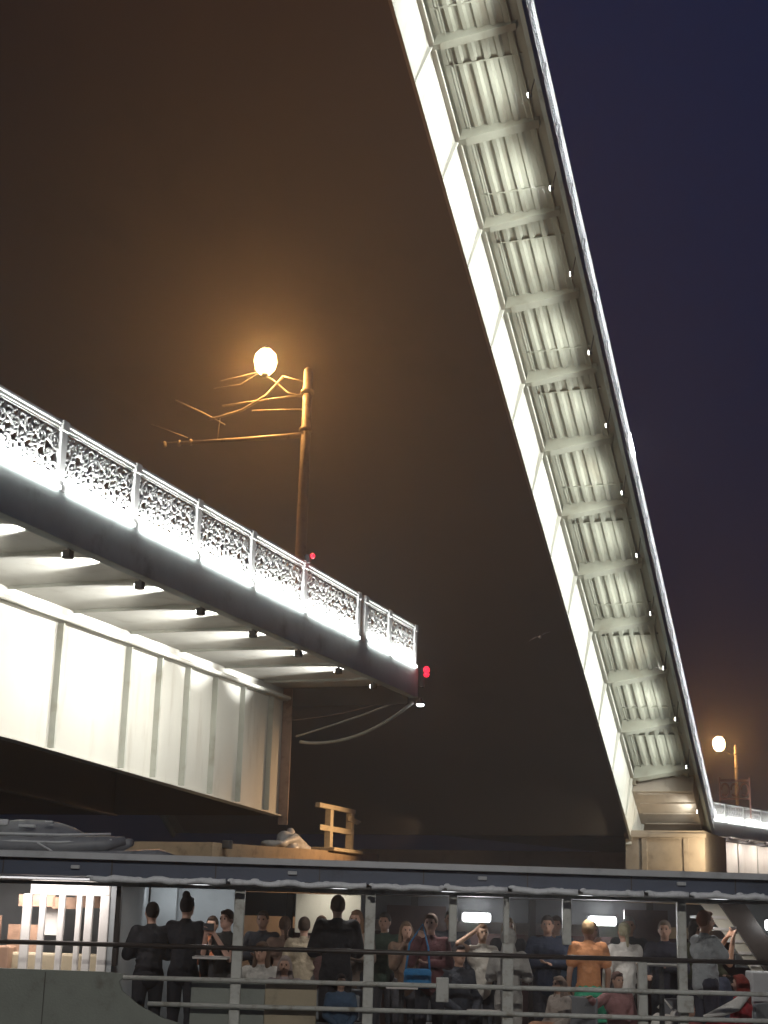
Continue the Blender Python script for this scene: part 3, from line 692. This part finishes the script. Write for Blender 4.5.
person('dark-jacketed passenger standing leftmost on deck against the pale wall', -2.59, 18.3, 25, ht=1.72, aL='fold', aR='fold', top=(.018,.018,.022), bot=(.02,.02,.025), hair=(.015,.012,.01), bulk=2.2)
person('tall dark-clothed passenger with a hair bun beside the leftmost passenger', -2.19, 18.3, -20, ht=1.80, aL='fold', aR='down', top=(.012,.012,.016), bot=(.015,.015,.02), hair=(.015,.01,.01), hs='bun', bulk=1.6)
person('passenger in black vest by the first thick post, raising a phone', -1.70, 18.25, 150, ht=1.66, aL='phone', aR='phone', top=(.03,.028,.026), bot=(.10,.09,.09), hair=(.06,.03,.02), sleeve='none', skin=(.55,.33,.26), hold='passenger by the first thick post')
person('passenger in orange top half hidden behind the phone-raising passenger', -1.98, 19.3, 170, ht=1.58, aL='fold', aR='fold', top=(.55,.20,.10), bot=(.05,.05,.06), hair=(.05,.03,.02))
person('seated passenger in whitish coat right of the first thick post', -1.30, 18.6, 165, 'sit', 1.74, 'lap', 'side', top=(.50,.48,.45), bot=(.30,.29,.28), hair=(.10,.06,.04), hs='long')
person('passenger in pale brown shirt standing left of the cream board', -1.10, 19.6, 12, ht=1.60, aL='fold', aR='down', top=(.30,.20,.16), bot=(.10,.09,.08), hair=(.10,.06,.04), hs='tail')
person('passenger in tan shirt standing just left of the big dark-backed passenger', -.84, 19.2, 5, ht=1.60, aL='down', aR='side', top=(.40,.33,.24), bot=(.08,.07,.07), hair=(.06,.04,.03))
person('seated passenger in pinkish grey top above the tan board', -1.0, 18.2, 175, 'sit', 1.55, 'lap', 'lap', top=(.38,.31,.32), bot=(.1,.1,.12), hair=(.30,.24,.22), hs='long')
person('large passenger in black coat seen from behind in front of the cream board', -.42, 18.6, 8, ht=1.86, aL='fold', aR='fold', top=(.012,.012,.016), bot=(.02,.02,.025), hair=(.11,.06,.03), bulk=3.4)
person('brown-haired passenger looking out between the cream board and second thick post', -.20, 19.6, 160, ht=1.70, aL='fold', aR='rail', top=(.22,.17,.14), bot=(.06,.06,.07), hair=(.16,.09,.05), hs='long')
person('seated passenger in dark blue clothes low behind the rails left of second post', -.35, 18.4, 190, 'sit', 1.30, 'lap', 'lap', top=(.05,.09,.15), bot=(.02,.03,.05), hair=(.03,.02,.02))
person('passenger in maroon top with blue sleeves holding hand to chin', .70, 18.6, 165, ht=1.68, aL='fold', aR='phone', top=(.13,.045,.05), bot=(.03,.03,.04), hair=(.12,.07,.05), hs='short', skin=(.55,.34,.27))
person('passenger in sleeveless cream top with one tanned arm raised to the head', 1.34, 19.0, 190, ht=1.58, aL='rail', aR='head', top=(.64,.60,.54), bot=(.05,.05,.06), hair=(.20,.12,.07), sleeve='none', skin=(.58,.37,.26))
person('dark-clothed passenger seated between second and third posts', 1.05, 18.9, 200, 'sit', 1.78, 'lap', 'lap', top=(.04,.045,.06), bot=(.03,.03,.04), hair=(.03,.02,.02))
person('passenger in hooded pale grey coat leaning by the third thick post', 1.58, 18.05, -10, ht=1.52, aL='fold', aR='fold', top=(.42,.40,.38), bot=(.40,.38,.36), hair=(.42,.40,.38), hs='hood', bulk=2.0)
person('passenger in navy jacket with glasses right of the third thick post', 2.18, 19.4, 170, ht=1.70, aL='fold', aR='fold', top=(.03,.04,.07), bot=(.03,.03,.04), hair=(.04,.03,.03), bulk=2.6)
person('passenger in orange tan shirt and green skirt under the right ceiling lamp', 2.62, 18.9, 5, ht=1.66, aL='down', aR='down', top=(.62,.27,.12), bot=(.05,.35,.2), skirt=(.05,.42,.24), hair=(.42,.28,.15), hs='short', sleeve='short', bulk=1.6)
person('passenger in white top with fair hair tied back', 3.12, 19.3, 10, ht=1.64, aL='down', aR='down', top=(.62,.60,.57), bot=(.08,.07,.07), hair=(.27,.25,.17), hs='tail')
person('seated passenger in beige top with bare legs before the green skirt', 2.20, 18.3, 120, 'sit', 1.36, 'lap', 'lap', top=(.44,.38,.34), skirt=(.58,.32,.2), hair=(.30,.22,.18), hs='long')
person('seated passenger in dusty pink top right of the green skirt', 2.90, 18.5, 200, 'sit', 1.44, 'lap', 'side', top=(.34,.17,.17), bot=(.42,.42,.38), hair=(.14,.08,.07))
person('dark-jacketed passenger with pale face between the last two posts', 3.62, 19.3, 165, ht=1.68, aL='fold', aR='rail', top=(.025,.025,.04), bot=(.03,.03,.04), hair=(.20,.16,.13), bulk=2.2)
person('passenger in grey T-shirt photographing with both arms raised by the stairs', 3.94, 18.5, -70, ht=1.80, aL='phone', aR='phone', top=(.34,.36,.38), bot=(.04,.04,.06), hair=(.30,.11,.05), sleeve='short', skin=(.62,.34,.22), hold='grey T-shirt passenger by the stairs')
person('seated passenger with red hair and red dress under the stairs', 4.30, 18.25, 60, 'sit', 1.46, 'lap', 'lap', top=(.42,.03,.04), skirt=(.40,.03,.04), hair=(.22,.03,.02), hs='long', skin=(.6,.36,.28))
person('child in dull red top seated lowest between the last post and the red dress', 3.72, 18.3, 200, 'sit', 1.0, 'lap', 'lap', top=(.34,.10,.11), bot=(.1,.1,.12), hair=(.25,.2,.2))
person('dark-clothed passenger seated behind the red-haired passenger', 4.15, 19.2, 190, 'sit', 1.74, 'lap', 'lap', top=(.03,.035,.06), bot=(.03,.03,.04), hair=(.03,.02,.02))

b = MB(); rq = random.Random(5)
for k in range(16): b.ball((rq.uniform(-1.5,.7), rq.uniform(-.5,-.1), 1.74+CZ+rq.uniform(0,.10)), (rq.uniform(.15,.42), .2, rq.uniform(.06,.13)), 8)
b.ball((-.25,-.25,1.98+CZ), (.28,.22,.24), 8); b.ball((.05,-.3,2.1+CZ), (.14,.15,.22), 8)
b.tube([(-.9,-.5,1.86+CZ),(-.2,-.55,2.02+CZ),(.9,-.5,1.80+CZ)],[.05,.14,.06],7)
remesh(b, .04, 'silver', 'crumpled_cover', BEARING, 1)
cr_ = [
 ('passenger in charcoal coat standing behind the whitish seated coat', -1.42, 20.2, 170, 1.66, (.07,.07,.08), (.08,.05,.03), 'short'),
 ('passenger in faded rose top left of the big black coat', -.66, 20.1, 195, 1.62, (.30,.18,.17), (.12,.07,.04), 'long'),
 ('passenger in dark green parka just right of second thick post', .16, 20.0, 165, 1.68, (.05,.08,.06), (.05,.04,.03), 'short'),
 ('passenger in brown jacket left of the maroon-topped passenger', .42, 19.4, 190, 1.58, (.16,.10,.07), (.16,.10,.06), 'long'),
 ('passenger in slate jacket between maroon top and raised arm', 1.02, 20.3, 175, 1.74, (.10,.11,.14), (.06,.05,.04), 'short'),
 ('passenger in black puffer right of the raised-arm passenger', 1.78, 20.4, 185, 1.66, (.03,.03,.035), (.28,.2,.12), 'long'),
 ('passenger in denim shirt left of the orange tan shirt', 2.42, 20.5, 170, 1.70, (.10,.16,.24), (.07,.04,.03), 'short'),
 ('passenger in plum jumper between orange tan shirt and white top', 2.90, 20.6, 190, 1.64, (.15,.06,.10), (.10,.06,.04), 'long'),
 ('passenger in black jacket with grey hair right of white top', 3.36, 20.4, 175, 1.72, (.035,.035,.04), (.30,.29,.28), 'short'),
 ('passenger in olive coat behind the photographing passenger', 4.20, 20.2, 200, 1.68, (.12,.12,.07), (.07,.05,.04), 'hood'),
]
for lb, x, h, fa, ht, tp, hr, hs in cr_:
    person(lb, x, h, fa, ht=ht, aL=('fold','down','rail')[int(x*7)%3], aR=('down','fold','phone')[int(ht*100)%3], top=tp, bot=(.05,.05,.06), hair=hr, hs=hs, bulk=1.4)
# seats, table, bags
def bench(x, h, w, rz, lab):
    e = empty('bench', BW(x, h, FL), (0,0,BROT+math.radians(rz))); tag(e, lab, 'bench', None)
    MB().box(-w/2,w/2,-.22,.22,.38,.43,.015).build('seat', 'grey', e)
    MB().box(-w/2,w/2,-.27,-.23,.44,.80,.015).build('backrest', 'grey', e)
    for sx in (-1,1):
        MB().box(sx*(w/2-.08)-.02,sx*(w/2-.08)+.02,-.20,.20,0,.375).build('leg', 'dark', e)
bench(-1.15, 18.5, 1.1, 170, 'grey bench under the two pale seated passengers')
bench(-.35, 18.5, .8, 190, 'grey bench under the seated passenger in dark blue')
bench(1.05, 18.98, .9, 200, 'grey bench between the second and third posts')
bench(2.25, 18.35, .6, 120, 'grey bench under the beige-topped seated passenger')
bench(2.92, 18.6, .7, 200, 'grey bench under the dusty pink seated passenger')
bench(3.80, 18.5, .6, 200, 'grey bench under the child in dull red')
bench(4.28, 18.25, .6, 60, 'grey bench under the red-haired passenger')
bench(4.15, 19.3, .8, 190, 'grey bench behind the red-haired passenger')
def table(x, h, z, w, lab):
    e = empty('side_table', BW(x, h, FL), (0,0,BROT)); tag(e, lab, 'table')
    MB().box(-w/2,w/2,-.2,.2,z-FL-.03,z-FL,.01).build('tabletop', 'white', e)
    MB().tube([(0,0,.03),(0,0,z-FL-.03)], .03, 8).build('leg', 'dark', e)
    MB().lathe([(.18,0),(.18,.015),(.04,.03)], n=16).build('base', 'dark', e)
    return e
table(-1.82, 17.85, -.475, .40, 'small white table beside the phone-raising passenger')
table(3.30, 17.85, -.42, .52, 'small white table between the last two posts')
table(.35, 17.85, -.74, .36, 'low white table left of the blue bag')
table(1.30, 17.85, -.98, .40, 'low white table right of the rail clamp')
e = empty('shoulder_bag', BW(.54, 18.25, -.78), (0,0,BROT)); tag(e, 'bright blue shoulder bag hanging in front of the maroon-topped passenger', 'bag')
b = MB(); b.box(-.16,.16,-.06,.06,0,.22,.04); b.build('bag_body', cloth((.03,.20,.45)), e, True)
MB().tube([(-.14,0,.2),(-.1,.02,.5),(.05,.06,.72),(.12,.02,.45),(.14,0,.2)], .012, 6).build('strap', cloth((.03,.20,.45)), e, True)
e = empty('plastic_bag', BW(3.36, 18.0, -1.16), (0,0,BROT)); tag(e, 'crumpled white plastic bag beside the last low post', 'bag')
b = MB()
for k in range(9): b.ball((random.uniform(-.12,.12), random.uniform(-.05,.05), random.uniform(.0,.20)), random.uniform(.06,.10), 8)
remesh(b, .015, 'white', 'bag_body', e, 1)
MB().tube([(-.08,0,.25),(0,0,.34),(.08,0,.25)], .014, 6).build('handle', 'white', e, True)
e = empty('shawl', BW(4.05, 18.0, -.93), (0,0,BROT)); tag(e, 'white shawl trailing from the lap of the red-haired passenger', 'shawl')
b = MB(); b.tube([(-.25,0,-.06),(-.05,-.02,.0),(.12,0,.07),(.26,0,.20)], [.015,.055,.07,.04], 8); b.build('cloth_fold', cloth((.75,.73,.70)), e, True)

# ------------------------------------------------------------------ haze
hz = bpy.data.materials.new('haze'); hz.use_nodes = True; t = hz.node_tree
for n in list(t.nodes):
    if n.type != 'OUTPUT_MATERIAL': t.nodes.remove(n)
pv = t.nodes.new('ShaderNodeVolumePrincipled'); pv.inputs['Density'].default_value = .0048
pv.inputs['Color'].default_value = (.92,.93,.95,1); pv.inputs['Anisotropy'].default_value = .70
t.links.new(pv.outputs[0], [n for n in t.nodes if n.type == 'OUTPUT_MATERIAL'][0].inputs['Volume'])
o = MB().box(-320,920,-520,720,-1.4,75).build('haze', hz); tag(o, kind='stuff')
